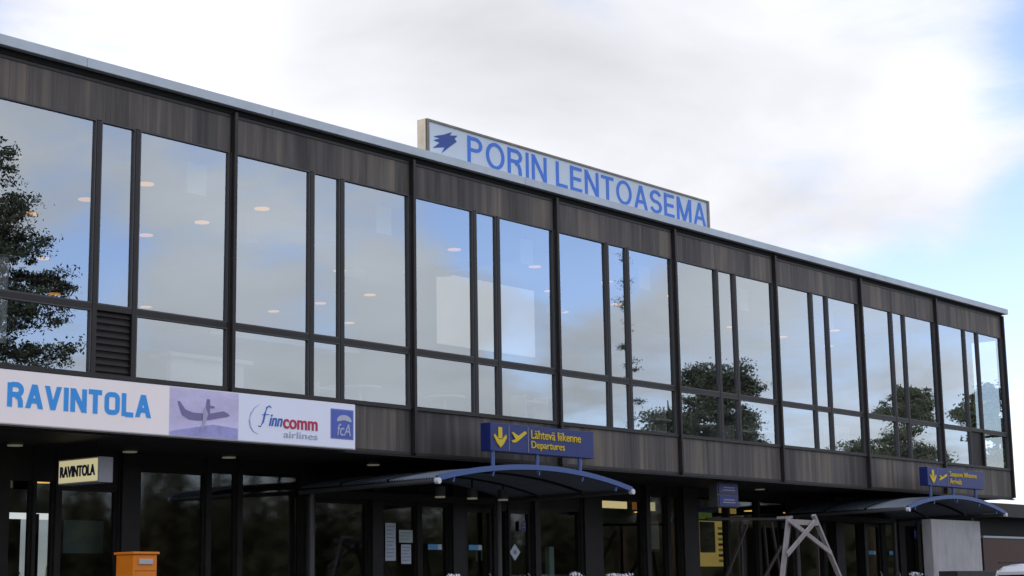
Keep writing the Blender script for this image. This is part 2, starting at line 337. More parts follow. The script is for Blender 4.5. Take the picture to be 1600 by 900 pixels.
# ------------------------------------------------------------------ terminal building
ZT, ZH, ZR, ZS, ZB = 7.985, 7.335, 4.926, 4.067, 3.338       # trim underside, window head, transom, sill, soffit
MX = [-3.85, 0.0, 3.625, 7.215, 10.78, 14.38, 17.97, 21.64, 25.40]
SUB = [(-2.26, -1.64), (1.50, 2.11), (5.10, 5.68), (8.68, 9.30), (12.24, 12.88), (15.86, 16.51), (19.42, 20.04), (23.18, 23.92)]
XL, XR, YB = -14.65, 25.48, 14.0
MX = [XL+.05, -11.05, -7.45] + MX; SUB = [(-13.1, -12.5), (-9.5, -8.9), (-5.95, -5.35)] + SUB
T = thing('terminal_building', 'dark two-storey airport terminal with long glazed upper floor and black recessed entrance level', 'building', (5, 6, 0))
# roof and trim
MB().box(XL-.1, XR+.08, -.02, YB+.1, 8.02, 8.10).build('roof', M['trim'], T)
tm = MB()
for a, b in zip([XL-.12, -8.2, -2.55+.0, 0.62, 6.3, 12.6, 18.5], [-8.205, -2.555, .615, 6.295, 12.595, 18.495, XR+.12]):
    tm.box(a, b, -.12, -.02, ZT, 8.118)
tm.box(XR+.08, XR+.12, -.02, YB, ZT, 8.118)
tm.build('roof_trim', M['trim'], T, bevel=.006)
bx('shadow_gap', M['black'], T, XL, XR, .0, .06, 7.90, 8.0)
def is_pillar(k): return True
for k in range(len(MX)-1):
    a, b = MX[k]+.05, MX[k+1]-.05
    bx('upper_cladding', M['clad'], T, a, b, .0, .05, ZH+.035, 7.915)
    bx('lower_cladding', M['clad'], T, a, b, .0, .05, ZB+.03, ZS-.03)
    bx('cladding_edge', M['frame'], T, a, b, -.012, .0, 7.86, 7.9); bx('drip_edge', M['frame'], T, a, b, -.015, -.001, ZB+.0, ZB+.045)
for i, x in enumerate(MX):
    wd = .055
    mu = MB().box(x-wd/2, x+wd/2, -.075, .0, ZB+.02, 7.93); mu.box(x-.062, x+.062, -.03, .09, ZS-.02, ZH+.02)
    mu.box(x-.055, x+.055, .001, .06, ZB+.01, 7.9); mu.build('mullion', M['frame'], T, bevel=.004)
def window(x0, x1, z0, z1, y, fmat, gmat, fw=.035, parent=T, tilt=.0, name='window'):
    f = MB(); f.box(x0, x0+fw, y-.01, y+.06, z0, z1).box(x1-fw, x1, y-.01, y+.06, z0, z1)
    f.box(x0+fw, x1-fw, y-.01, y+.06, z0, z0+fw).box(x0+fw, x1-fw, y-.01, y+.06, z1-fw, z1)
    fo = f.build(name, fmat, parent)
    w2 = (x1-x0)/2-fw+.01; h2 = (z1-z0)/2-fw+.01; cx, cz = (x0+x1)/2, (z0+z1)/2
    ax, az = rnd.gauss(0, tilt), rnd.gauss(0, tilt)
    pts = [(sx_*w2, sz*h2) for sx_, sz in ((-1,-1),(1,-1),(1,1),(-1,1))]
    pm = MB(); pm.add([(cx+u, y+.025+u*ax+v*az, cz+v) for u, v in pts], [(0,1,2,3)])
    pm.build('pane', gmat, fo); return fo
gt = []
for k in range(len(MX)-1):
    xs = [MX[k]+.062, SUB[k][0], SUB[k][1], MX[k+1]-.062]
    # sub-mullions and transom of the bay
    sm = MB()
    for x in SUB[k]: sm.box(x-.035, x+.035, -.02, .07, ZS-.01, ZH+.02)
    sm.build('glazing_bar', M['frame'], T, bevel=.003)
    tb = MB(); e = [MX[k]+.062, SUB[k][0]-.036, SUB[k][0]+.036, SUB[k][1]-.036, SUB[k][1]+.036, MX[k+1]-.062]
    for a, b in ((e[0],e[1]),(e[2],e[3]),(e[4],e[5])): tb.box(a, b, -.015, .07, ZR-.035, ZR+.035)
    tb.build('transom', M['frame'], T)
    sl = MB()
    for a, b in ((e[0], e[5]),): sl.box(a, b, -.035, .0, ZS-.045, ZS+.012)
    sl.build('sill', M['frame'], T)
    for (a, b) in ((e[0],e[1]),(e[2],e[3]),(e[4],e[5])):
        window(a+.002, b-.002, ZR+.036, ZH+.03, -.002, M['gasket'], M['glass_up'], .018, tilt=.0022)
        if k in (3, 10) and a == e[2]:
            lo = MB(); lo.box(a+.002, b-.002, .03, .05, ZS, ZR-.036)
            if k == 3:
                for q in range(9): z = ZS+.05+q*.088; lo.add([(a+.01,.0,z),(b-.01,.0,z),(b-.01,.03,z+.07),(a+.01,.03,z+.07),(a+.01,.028,z-.004),(b-.01,.028,z-.004)], [(0,1,2,3),(0,4,5,1),(3,2,5,4)])
            lo.build('louvre_panel' if k == 3 else 'solid_panel', M['dark'], T)
        else:
            window(a+.002, b-.002, ZS+.0, ZR-.036, -.002, M['gasket'], M['glass_up'], .018, tilt=.0022)
# upper end wall on the right (glazed), other walls, slabs
bx('corner_post', M['frame'], T, 25.40, 25.50, .06, .18, ZB, 7.95)
e = [.18, .92]
bx('end_wall', M['inwall'], T, 25.40, 25.48, .92, YB, ZB, 7.95)
for i in range(1):
    bx('end_cladding', M['clad'], T, 25.42, 25.48, e[i], e[i+1], ZH+.03, 7.95)
    bx('end_cladding', M['clad'], T, 25.42, 25.48, e[i], e[i+1], ZB, ZS)
    bx('end_mullion', M['frame'], T, 25.40, 25.50, e[i+1]-.05, e[i+1]+.05, ZS, ZH+.03)
    f = MB().box(25.42, 25.48, e[i], e[i+1]-.05, ZR-.03, ZR+.03); f.box(25.42, 25.48, e[i], e[i+1]-.05, ZS, ZS+.04).box(25.42, 25.48, e[i], e[i+1]-.05, ZH, ZH+.03)
    fo = f.build('window', M['frame'], T)
    MB().add([(25.45,e[i],ZS+.04),(25.45,e[i+1]-.05,ZS+.04),(25.45,e[i+1]-.05,ZH),(25.45,e[i],ZH)], [(0,1,2,3)]).build('pane', M['glass_end'], fo)
bx('side_wall', M['clad'], T, XL-.05, XL, .06, YB, ZB, 7.98)
bx('ceiling', M['inceil'], T, XL, XR-.08, .07, YB-.1, 7.55, 7.62)
bx('floor_slab', M['infloor'], T, XL, XR-.08, .12, YB-.1, 3.62, 3.78)
bx('rear_wall', M['inwall'], T, XL, 21.0, YB-.1, YB, 3.6, 7.98)
fr = MB(); fr.box(21.0, XR, YB-.1, YB, 3.3, 4.1).box(21.0, XR, YB-.1, YB, 7.3, 7.98)
for x in (21.0, 22.5, 24.0, 25.38): fr.box(x, x+.09, YB-.1, YB, 4.1, 7.3)
fr.build('rear_window_frame', M['frame'], T)
bx('interior_wall', M['inwall'], T, 20.9, 21.0, 6.5, YB-.1, 3.78, 7.55)
bx('interior_wall', M['inwall'], T, -14.6, -6.0, 8.8, 8.95, 3.78, 7.55)
bx('soffit', M['soffit'], T, XL, XR, .06, 2.2, ZB-.0, ZB+.05)
bx('soffit_edge', M['dark'], T, XL, XR, -.01, .058, ZB-.03, ZB-.003)
# entrance level: ceiling, floor, rear wall with a glazed opening
bx('lower_ceiling', M['black'], T, XL, XR, 2.3, YB, 3.12, 3.2)
bx('lower_floor', M['inbrown'], T, XL, XR, 2.2, YB, .1, .14)
rw = MB(); rw.box(XL, 5.9, YB-.1, YB, .14, 3.12).box(6.98, XR, YB-.1, YB, .14, 3.12).box(6.60, 6.68, YB-.1, YB, .14, 3.1).box(5.9, 6.22, YB-.1, YB, .14, 2.98).box(5.9, 6.98, YB-.1, YB, .14, .5)
rw.build('rear_wall', M['inbrown'], T)
MB().add([(6.22,YB-.05,.5),(6.98,YB-.05,.5),(6.98,YB-.05,2.98),(6.22,YB-.05,2.98)], [(0,1,2,3)]).build('pane', glass('rear_glass', .05, (.42, .47, .50)), T)
bx('side_wall', M['inbrown'], T, XL, XL+.1, 2.3, YB-.1, .14, 3.12)
bx('side_wall', M['darkwall'], T, XR-.1, XR, 2.3, YB-.1, .14, 3.3)
pw = MB(); pw.box(3.5, 3.6, 2.3, 9.0, .14, 3.12).box(12.66, 12.76, 6.0, 13, .14, 3.12).box(20.6, 20.7, 4.5, 13, .14, 3.12)
pw.build('partition', M['inbrown'], T)
G = 2.2
OPEN = [(-13.8,-12.0,3.0,'w'),(-11.9,-10.1,3.0,'w'),(-10,-8.2,3.0,'w'),(-8.1,-6.3,3.0,'w'),(-6.2,-4.5,3.0,'w'),(-4.4,-3.2,2.95,'w'),(-3.1,-2.13,2.95,'w'),(-1.95,-1.58,2.9,'w'),(-1.53,-1.22,2.9,'w'),(-1.12,-.17,2.79,'w'),
 (.22,1.43,3.10,'w'),(1.53,2.04,3.14,'w'),(2.14,3.38,3.16,'w'),(3.66,4.87,2.76,'w'),(5.17,6.03,2.76,'w'),(6.15,6.84,2.76,'w'),
 (7.28,8.02,2.74,'d'),(8.08,8.42,2.74,'w'),(8.46,9.1,2.74,'d'),(9.30,10.57,2.78,'w'),(11.22,12.60,3.02,'w'),(12.82,13.45,3.16,'w'),(13.55,13.92,3.16,'w'),(14.54,15.68,3.2,'w'),(15.78,16.9,3.2,'w'),
 (17.0,18.3,3.2,'w'),(18.4,19.7,2.76,'w'),(19.8,20.2,2.76,'w'),(20.7,21.55,2.74,'w'),(21.76,22.52,2.74,'d'),(22.75,23.45,2.74,'d'),(23.76,24.42,2.76,'w'),(24.6,25.3,2.8,'w')]
hd = MB(); px_ = XL
for (a, b, zt, kd) in OPEN:
    hd.box(px_, a, G-.05, G+.1, .11, ZB)            # pier
    hd.box(a, b, G-.03, G+.1, zt, ZB)               # lintel
    if kd == 'w': hd.box(a, b, G-.02, G+.1, .11, .45 if b > 3.5 else .25)
    px_ = b
hd.box(px_, XR, G-.05, G+.1, .11, ZB)
hd.build('entrance_wall', M['darkwall'], T)
for (a, b, zt, kd) in OPEN:
    if kd == 'w': window(a, b, .45 if b > 3.5 else .25, zt, G, M['dark'], M['glass_low'], .03, tilt=.0005)
    else:
        d = window(a, b, .12, zt, G+.0, M['dark'], M['glass_low'], .07, tilt=.0003, name='door')
        MB().tube([(b-.12,G-.03,.9),(b-.12,G-.07,.95),(b-.12,G-.07,1.55),(b-.12,G-.03,1.6)], .015, 8).build('handle', M['slot'], d)
# wide pillars standing at the entrance level (brownish and dark, seen edge lit)
for (a, b) in ((-.14,.18),(3.42,3.60),(4.90,5.15),(6.88,7.2),(9.13,9.28),(10.62,11.18),(12.64,12.78),(13.96,14.5),(20.22,20.6),(21.58,21.72)):
    bx('pilaster', M['dark'], T, a, b, G-.10, G-.052, .11, ZB-.01)
tag(T.children[-1])

# ------------------------------------------------------------------ single-storey wing beyond the corner
W = thing('garage_wing', 'low single-storey brown wing continuing right of the terminal behind the white car', 'building', (40, 6, 0))
bx('fascia', M['wingfascia'], W, 25.65, 70, .95, 1.15, 2.97, 3.31)
bx('roof', M['wingfascia'], W, 25.62, 70, 1.1, 12, 3.2, 3.33)
bx('upper_band', M['black'], W, 25.7, 70, 1.4, 1.5, 2.47, 3.0)
bx('metal_strip', M['strip'], W, 25.7, 70, .98, 1.3, 2.42, 2.47)
for i in range(14):
    bx('door_panel', M['brownpanel'], W, 25.7+i*3.15, 25.7+i*3.15+3.06, 1.0, 1.06, .12, 2.415)
bx('wall', M['black'], W, 25.7, 70, 1.1, 1.2, .0, 2.42)
bx('wall', M['wingfascia'], W, 25.55, 25.68, 1.2, 12, .0, 3.2)

# ------------------------------------------------------------------ roof sign
S = thing('roof_sign', 'long pale roof sign lettered PORIN LENTOASEMA in blue with a blue streak mark', 'sign', (8.4, .5, 8.1))
bx('sign_board', M['board'], S, 4.36, 12.46, .30, .46, 8.16, 8.775)
f = MB().box(4.30, 4.36, .28, .47, 8.12, 8.81).box(12.46, 12.53, .28, .47, 8.12, 8.81).box(4.36, 12.46, .28, .47, 8.775, 8.81).box(4.36, 12.46, .28, .47, 8.125, 8.16)
f.build('sign_frame', M['alu'], S)
bx('end_panel', M['endcase'], S, 4.27, 4.299, .285, .465, 8.12, 8.80)
caps_word('PORIN LENTOASEMA', M['letter'], S, 5.30, 12.41, 8.275, 8.725, .299)
mk = [(4.491,8.549),(4.725,8.62),(4.921,8.702),(4.869,8.634),(5.06,8.668),(4.983,8.604),(5.036,8.561),(4.861,8.44),(4.68,8.31),(4.755,8.42),(4.475,8.36),(4.635,8.473),(4.49,8.488),(4.669,8.55)][::-1]
MB().prism_xz(mk, .293, .2985).build('streak_mark', M['logo'], S)
MB().prism_xz([(x-.018, z-.014) for x, z in mk], .2965, .2995).build('streak_outline', M['logo2'], S)  # printed light blue outline of the mark, set off to the lower left

# ------------------------------------------------------------------ restaurant lightbox
Y0 = -.20
S = thing('lightbox_sign', 'long white lightbox reading RAVINTOLA beside an airline picture, under the left windows', 'sign', (-1, -.1, 3.36))
bx('case', M['cap'], S, -9.0, 2.21, Y0+.012, -.02, 3.335, 3.99, bevel=.006)
bx('white_panel', M['lightbox'], S, -8.98, -1.19, Y0, Y0+.011, 3.35, 3.975)
pic = bx('picture_panel', M['lilac'], S, -1.188, -.015, Y0, Y0+.011, 3.35, 3.975)
bx('airline_panel', M['boxblue'], S, -.013, 2.195, Y0, Y0+.011, 3.35, 3.975)
caps_word('RAVJNTQLA', M['rblue'], S, -3.60, -1.50, 3.545, 3.835, Y0-.001, gap=1.3, th=2.2)
# aircraft in the picture
Yp = Y0-.002
a = MB(); a.prism_xz([(-1.06,3.80),(-1.02,3.80),(-.93,3.70),(-.80,3.665),(-.52,3.67),(-.28,3.72),(-.20,3.69),(-.17,3.665),(-.22,3.645),(-.36,3.62),(-.52,3.585),(-.70,3.565),(-.86,3.57),(-.98,3.62),(-1.02,3.70)][::-1], Yp-.004, Yp)
a.prism_xz([(-.60,3.64),(-.57,3.86),(-.52,3.86),(-.515,3.78),(-.44,3.77),(-.44,3.745),(-.515,3.745),(-.52,3.66)][::-1], Yp-.007, Yp-.0045); a.build('aircraft_picture', M['plane'], pic)
a = MB(); a.prism_xz([(-.62,3.66),(-.57,3.42),(-.66,3.42),(-.71,3.50)] if 0 else [(-.60,3.76),(-.55,3.66),(-.60,3.52),(-.70,3.41),(-.64,3.52),(-.64,3.66)][::-1], Yp-.011, Yp-.0075); a.build('wing_picture', M['wing'], pic)
a = MB(); a.prism_xz([(-1.18,3.36),(-.03,3.36),(-.03,3.50),(-.45,3.53),(-.8,3.47),(-1.18,3.40)], Yp-.002, Yp-.0005); a.build('cloud_picture', M['haze2'], pic)
f = MB(); f.tube([(.33,Y0-.006,3.565),(.375,Y0-.006,3.555),(.42,Y0-.006,3.62),(.455,Y0-.006,3.74),(.49,Y0-.006,3.825),(.535,Y0-.006,3.85),(.57,Y0-.006,3.825)], [.005,.009,.013,.014,.012,.009,.006], 6); f.tube([(.405,Y0-.006,3.72),(.53,Y0-.006,3.73)], .006, 6); f.build('script_letter', M['fblue'], S)
text('lettering', 'inn', M['fblue'], S, .53, .775, 3.575, 3.735, Y0-.001, bold=.012, shear=.3)
text('lettering', 'comm', M['fred'], S, .79, 1.44, 3.555, 3.69, Y0-.001, bold=.018)
text('lettering', 'airlines', M['fgrey'], S, .80, 1.44, 3.43, 3.525, Y0-.001, bold=.0)
f = MB(); f.tube([(.36,Y0-.001,3.86),(.26,Y0-.001,3.80),(.20,Y0-.001,3.72),(.175,Y0-.001,3.63),(.195,Y0-.001,3.54),(.25,Y0-.001,3.48),(.34,Y0-.001,3.45)], [.003,.008,.011,.013,.011,.008,.003], 6); f.build('swoosh_mark', M['fpale'], S)
em = bx('emblem', M['fsq2'], S, 1.70, 2.155, Y0-.008, Y0-.0005, 3.47, 3.90, bevel=.003)
bx('emblem_field', M['fsq'], em, 1.725, 2.13, Y0-.012, Y0-.0085, 3.495, 3.875)
f = MB(); dome = [(1.82,3.72)]+[(1.96+.145*math.cos(t), 3.735+.085*math.sin(t)) for t in [math.pi-k*math.pi/8 for k in range(9)]]+[(2.10,3.72),(1.96,3.745)]
f.prism_xz(dome[::-1], Y0-.016, Y0-.0125); f.build('emblem_dome', M['femb'], em)
text('emblem_lettering', 'fcA', M['femb'], em, 1.82, 2.09, 3.52, 3.69, Y0-.0125, bold=.005, shear=.2, depth=.005)

# ------------------------------------------------------------------ hanging restaurant sign
S = thing('hanging_sign', 'small cream RAVINTOLA box sign hanging under the soffit by the left entrance', 'sign', (-1.38, 1.27, 2.8))
bx('sign_face', M['cream'], S, -1.512, -1.50, .85, 1.69, 2.81, 3.105)
bx('case', M['greyend'], S, -1.499, -1.275, .83, 1.71, 2.79, 3.125, bevel=.006)
bx('rim', M['greyend'], S, -1.506, -1.4995, .832, 1.708, 2.792, 3.123)
text('lettering', 'RAVINTOLA', M['navyletter'], S, 1.65, .89, 2.88, 3.03, 0, bold=.03, face='-x', X=-1.513)
MB().cyl(-1.38, 1.05, 3.12, ZB, .012).cyl(-1.38, 1.5, 3.12, ZB, .012).build('hanger', M['dark'], S)

# ------------------------------------------------------------------ canopies and blue signs
def arc_pts(x0, x1, ze, zp, n=28):
    h = zp-ze; half = (x1-x0)/2; rr = (half*half+h*h)/(2*h); cz = zp-rr; cx = (x0+x1)/2; a0 = math.asin(half/rr)
    return [(cx+rr*math.sin(t), cz+rr*math.cos(t)) for t in [-a0+2*a0*i/n for i in range(n+1)]]
def canopy(x0, x1, ze, zp, label, back):
    S = thing('entrance_canopy', label, 'canopy', ((x0+x1)/2, .6, ze), 'arched blue canopies over the entrances')
    p = arc_pts(x0, x1, ze+.05, zp, 48); yf, yb = -.8, back
    sh = MB(); n = len(p)
    ny = int((yb-yf)/.055)
    # corrugated sheet: ribs run across the arc
    vs = []; fs = []
    for j in range(ny*2+1):
        y = yf+.07+(yb-yf-.07)*j/(ny*2); dz = .014*(1 if (j//1) % 2 else -1)
        for (x, z) in p[::2]: vs.append((x, y, z+dz))
    nn = len(p[::2])
    for j in range(ny*2):
        for i in range(nn-1): fs.append((j*nn+i, j*nn+i+1, (j+1)*nn+i+1, (j+1)*nn+i))
    sh.add(vs, fs); so_ = sh.build('roof_sheet', M['sheet'], S)
    sm = so_.modifiers.new('solid', 'SOLIDIFY'); sm.thickness = .006
    def arch(y, w_, hh, name, mt):
        a = MB(); q = [(x, z) for x, z in p]; vs = []
        for x, z in q: vs += [(x, y-w_/2, z-hh/2-.02), (x, y+w_/2, z-hh/2-.02), (x, y+w_/2, z+hh/2), (x, y-w_/2, z+hh/2)]
        fs = []
        for i in range(len(q)-1):
            for k in range(4): fs.append((i*4+k, i*4+(k+1)%4, (i+1)*4+(k+1)%4, (i+1)*4+k))
        fs += [(0,1,2,3), tuple(len(q)*4-1-k for k in range(4))]
        a.add(vs, fs); return a.build(name, mt, S)
    arch(yf, .06, .06, 'front_arch', M['canopy'])
    for y in (.2, 1.2): arch(y, .05, .05, 'rib', M['dark'])
    for x in (x0, x1):
        g_ = MB().tube([(x, yf+.02, ze), (x, yb, ze-.03)], .034, 12); go = g_.build('gutter', M['gutter'], S)
        MB().tube([(x, yf-.05, ze), (x, yf+.02, ze)], .046, 12).build('gutter_cap', M['cap'], go)
    for t in (.1, .28, .50, .74, .92):
        i = int(t*48); x, z = p[i]
        MB().bar((x, yf+.02, z-.05), (x-.03, yf+.02, z-.13), .03, .03).build('bracket', M['canopy'], S)
    bx('beam', M['dark'], S, x0+.1, x1-.1, yb-.12, yb, ze-.1, ze+.02)
    for x in (x0+.15, x1-.15): MB().cyl(x, yb-.1, .11, ze+.0, .05).build('post', M['gutter'], S)
    return S
canopy(3.28, 8.12, 2.90, 3.205, 'arched blue-edged canopy with corrugated roof over the departures doors', 2.1)
canopy(18.12, 23.04, 2.86, 3.205, 'arched blue-edged canopy with corrugated roof over the arrivals doors and grey concrete wall', 2.1)
def blue_sign(x0, x1, z0, z1, label, posts, kind):
    S = thing('direction_sign', label, 'sign', ((x0+x1)/2, -.6, z0), 'blue and yellow signs on the canopies')
    yf = -.8; W_ = x1-x0
    bx('case', M['navy'], S, x0, x1, yf, yf+.20, z0, z1, bevel=.006)
    bx('end_face', M['navy_end'], S, x0-.006, x0-.001, yf+.01, yf+.19, z0+.01, z1-.01)
    for x in posts: MB().tube([(x, yf+.05, 3.12), (x, yf+.05, z0)], .032, 10).build('post', M['canopy'], S)
    y = yf-.001; H = z1-z0; X = lambda u: x0+u*W_; Z = lambda v: z0+v*H
    for u in (.165, .345): bx('divider', M['divider'], S, X(u), X(u)+.012, y-.006, y, z0+.02, z1-.02)
    a = MB(); cx = X(.085); r_ = H*.30
    a.prism_xz([(cx-.045, Z(.85)), (cx+.045, Z(.85)), (cx+.045, Z(.45)), (cx-.045, Z(.45))][::-1], y-.012, y)
    a.prism_xz([(cx, Z(.13)), (cx+.075, Z(.27)), (cx+.15, Z(.50)), (cx+.135, Z(.60)), (cx+.045, Z(.42)), (cx-.045, Z(.42)), (cx-.135, Z(.60)), (cx-.15, Z(.50)), (cx-.075, Z(.27))], y-.015, y)
    a.build('arrow', M['yellow'], S)
    a = MB(); u = lambda a_, b_: (X(.185)+a_*W_*.145, Z(.30)+b_*H*.48)
    if kind == 'up':
        a.prism_xz([u(.98,.97), u(1.0,.86), u(.55,.35), u(.30,.12), u(.10,.10), u(.0,.22), u(.18,.28), u(.30,.42), u(.02,.80), u(.12,.86), u(.48,.62), u(.88,1.0)], y-.012, y)
        a.prism_xz([u(.32,.30), u(.36,.50), u(.16,.86), u(.05,.86), u(.18,.50)], y-.016, y-.0125)
    else:
        a.prism_xz([u(.98,.75), u(1.0,.62), u(.55,.30), u(.10,.02), u(.0,.12), u(.22,.34), u(.55,.50), u(.88,.80)], y-.012, y)
        a.prism_xz([u(.02,.55), u(.12,.60), u(.42,.38), u(.22,.30)], y-.016, y-.0125)
    a.build('plane_symbol', M['yellow'], S)
    l1, l2 = ('L\u00e4htev\u00e4 liikenne', 'Departures') if kind == 'up' else ('Saapuva liikenne', 'Arrivals')
    text('lettering', l1, M['yellow'], S, X(.375), X(.865), Z(.545 if kind == 'up' else .50), Z(.86), y, bold=.003)
    text('lettering', l2, M['yellow'], S, X(.375), X(.70 if kind == 'up' else .58), Z(.12 if kind=='up' else .17), Z(.46), y, bold=.003)
    return S
blue_sign(4.50, 7.10, 3.405, 3.84, 'navy departures sign with yellow arrow and climbing plane, standing on the left canopy', (4.60, 5.68, 6.78), 'up')
blue_sign(19.16, 22.0, 3.41, 3.815, 'navy arrivals sign with yellow arrow and plane, standing on the right canopy', (19.35, 20.47, 21.62), 'down')
# floodlight cylinders under the left canopy
L0 = None
for i, x in enumerate((5.55, 6.35, 7.15)):
    if L0 is None:
        L0 = thing('canopy_spotlight', 'dark cylindrical downlight under the departures canopy', 'lamp', (x, 1.2, 2.8), 'downlights under the departures canopy')
        MB().cyl(x, 1.2, 2.84, 3.0, .09).build('housing', M['gutter'], L0); MB().cyl(x, 1.2, 2.815, 2.84, .085).build('lens', M['pale_lamp'], L0)
        MB().cyl(x, 1.2, 3.0, 3.16, .015).build('stem', M['dark'], L0)
    else:
        o = copy_tree(L0); o.location = (x, 1.2, 2.8)

# small blue double sign under the soffit
S = thing('blue_plate_sign', 'small blue two-panel sign hanging under the soffit between the two canopies', 'sign', (12.85, .35, 2.8))
bx('case', M['gutter'], S, 12.46, 13.20, .30, .50, 2.815, 3.29, bevel=.006)
for z in (2.835, 3.07):
    p_ = bx('plate', M['navy'], S, 12.50, 13.16, .286, .299, z, z+.20)
    for q, (u, v) in enumerate(((.12, .54), (.1, .56))): bx('text_line', M['divider'], p_, 12.52+u, 12.5+v, .282, .2855, z+.11-q*.05, z+.13-q*.05)
MB().cyl(12.6, .4, 3.29, ZB, .012).cyl(13.05, .4, 3.29, ZB, .012).build('hanger', M['dark'], S)

# concrete screen wall under the arrivals canopy
cw = MB().box(20.18, 22.70, -.32, -.08, .1, 2.72)
tag(cw.build('concrete_wall', M['concrete'], bevel=.015), 'plain light grey concrete screen wall under the right canopy', 'wall')

# orange post box
S = thing('post_box', 'orange post box with silver slot standing in front of the left entrance glass', 'post box', (-2.93, -1.85, .11))
bx('body', M['orange'], S, -3.10, -2.77, -2.0, -1.68, .95, 1.77, bevel=.012)
bx('lid', M['orange'], S, -3.12, -2.75, -2.02, -1.66, 1.772, 1.80, bevel=.006)
bx('slot', M['slot'], S, -3.03, -2.84, -2.018, -2.001, 1.66, 1.72, bevel=.004)
bx('door_seam', M['rubber'], S, -3.085, -2.785, -2.0015, -1.9985, 1.585, 1.59); bx('collection_plate', M['paper'], S, -3.02, -2.86, -2.004, -2.0005, 1.28, 1.42); MB().tube([(-2.81,-2.012,1.5),(-2.81,-1.99,1.5)], .012, 10).build('lock', M['slot'], S)
MB().cyl(-2.93, -1.85, .11, .95, .04).build('stand', M['dark'], S)

# timber trestles
S = thing('timber_trestle', 'pale grey timber trestle with crossed braces standing before the right canopy', 'trestle', (10.2, -2.8, .11))
MB().bar((8.80,-3.0,.12), (9.48,-3.0,2.39), .085, .05).build('leg', M['timber'], S)
MB().bar((12.1,-3.0,.12), (10.30,-3.0,2.47), .075, .05).build('leg', M['timber'], S)
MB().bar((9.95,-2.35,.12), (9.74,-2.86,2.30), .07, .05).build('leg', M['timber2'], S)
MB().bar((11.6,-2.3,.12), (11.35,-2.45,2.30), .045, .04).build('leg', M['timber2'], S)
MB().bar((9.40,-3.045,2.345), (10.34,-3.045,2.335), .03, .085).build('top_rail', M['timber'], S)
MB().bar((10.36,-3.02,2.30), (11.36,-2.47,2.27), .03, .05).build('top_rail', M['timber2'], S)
MB().bar((9.34,-3.085,2.37), (10.68,-3.085,1.84), .03, .075).build('brace', M['timber'], S)
MB().bar((10.14,-3.12,2.36), (9.18,-3.12,1.80), .03, .075).build('brace', M['timber'], S)
MB().bar((8.95,-3.06,.75), (11.6,-3.06,.75), .03, .08).build('lower_rail', M['timber'], S)
MB().bar((9.50,-3.05,2.42), (9.55,-2.75,2.42), .05, .04).build('cross_piece', M['timber'], S)
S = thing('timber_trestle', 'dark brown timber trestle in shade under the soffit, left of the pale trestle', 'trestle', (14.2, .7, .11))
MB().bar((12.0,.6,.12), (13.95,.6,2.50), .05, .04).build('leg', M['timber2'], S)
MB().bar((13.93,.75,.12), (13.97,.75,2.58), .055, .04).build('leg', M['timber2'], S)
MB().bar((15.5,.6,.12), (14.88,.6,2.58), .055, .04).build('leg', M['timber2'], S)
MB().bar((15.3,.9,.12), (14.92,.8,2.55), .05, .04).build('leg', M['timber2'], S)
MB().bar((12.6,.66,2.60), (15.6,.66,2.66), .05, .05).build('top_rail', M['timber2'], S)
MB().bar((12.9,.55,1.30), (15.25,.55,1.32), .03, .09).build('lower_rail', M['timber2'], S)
MB().bar((14.2,.52,1.3), (15.1,.52,2.1), .03, .07).build('brace', M['timber2'], S)

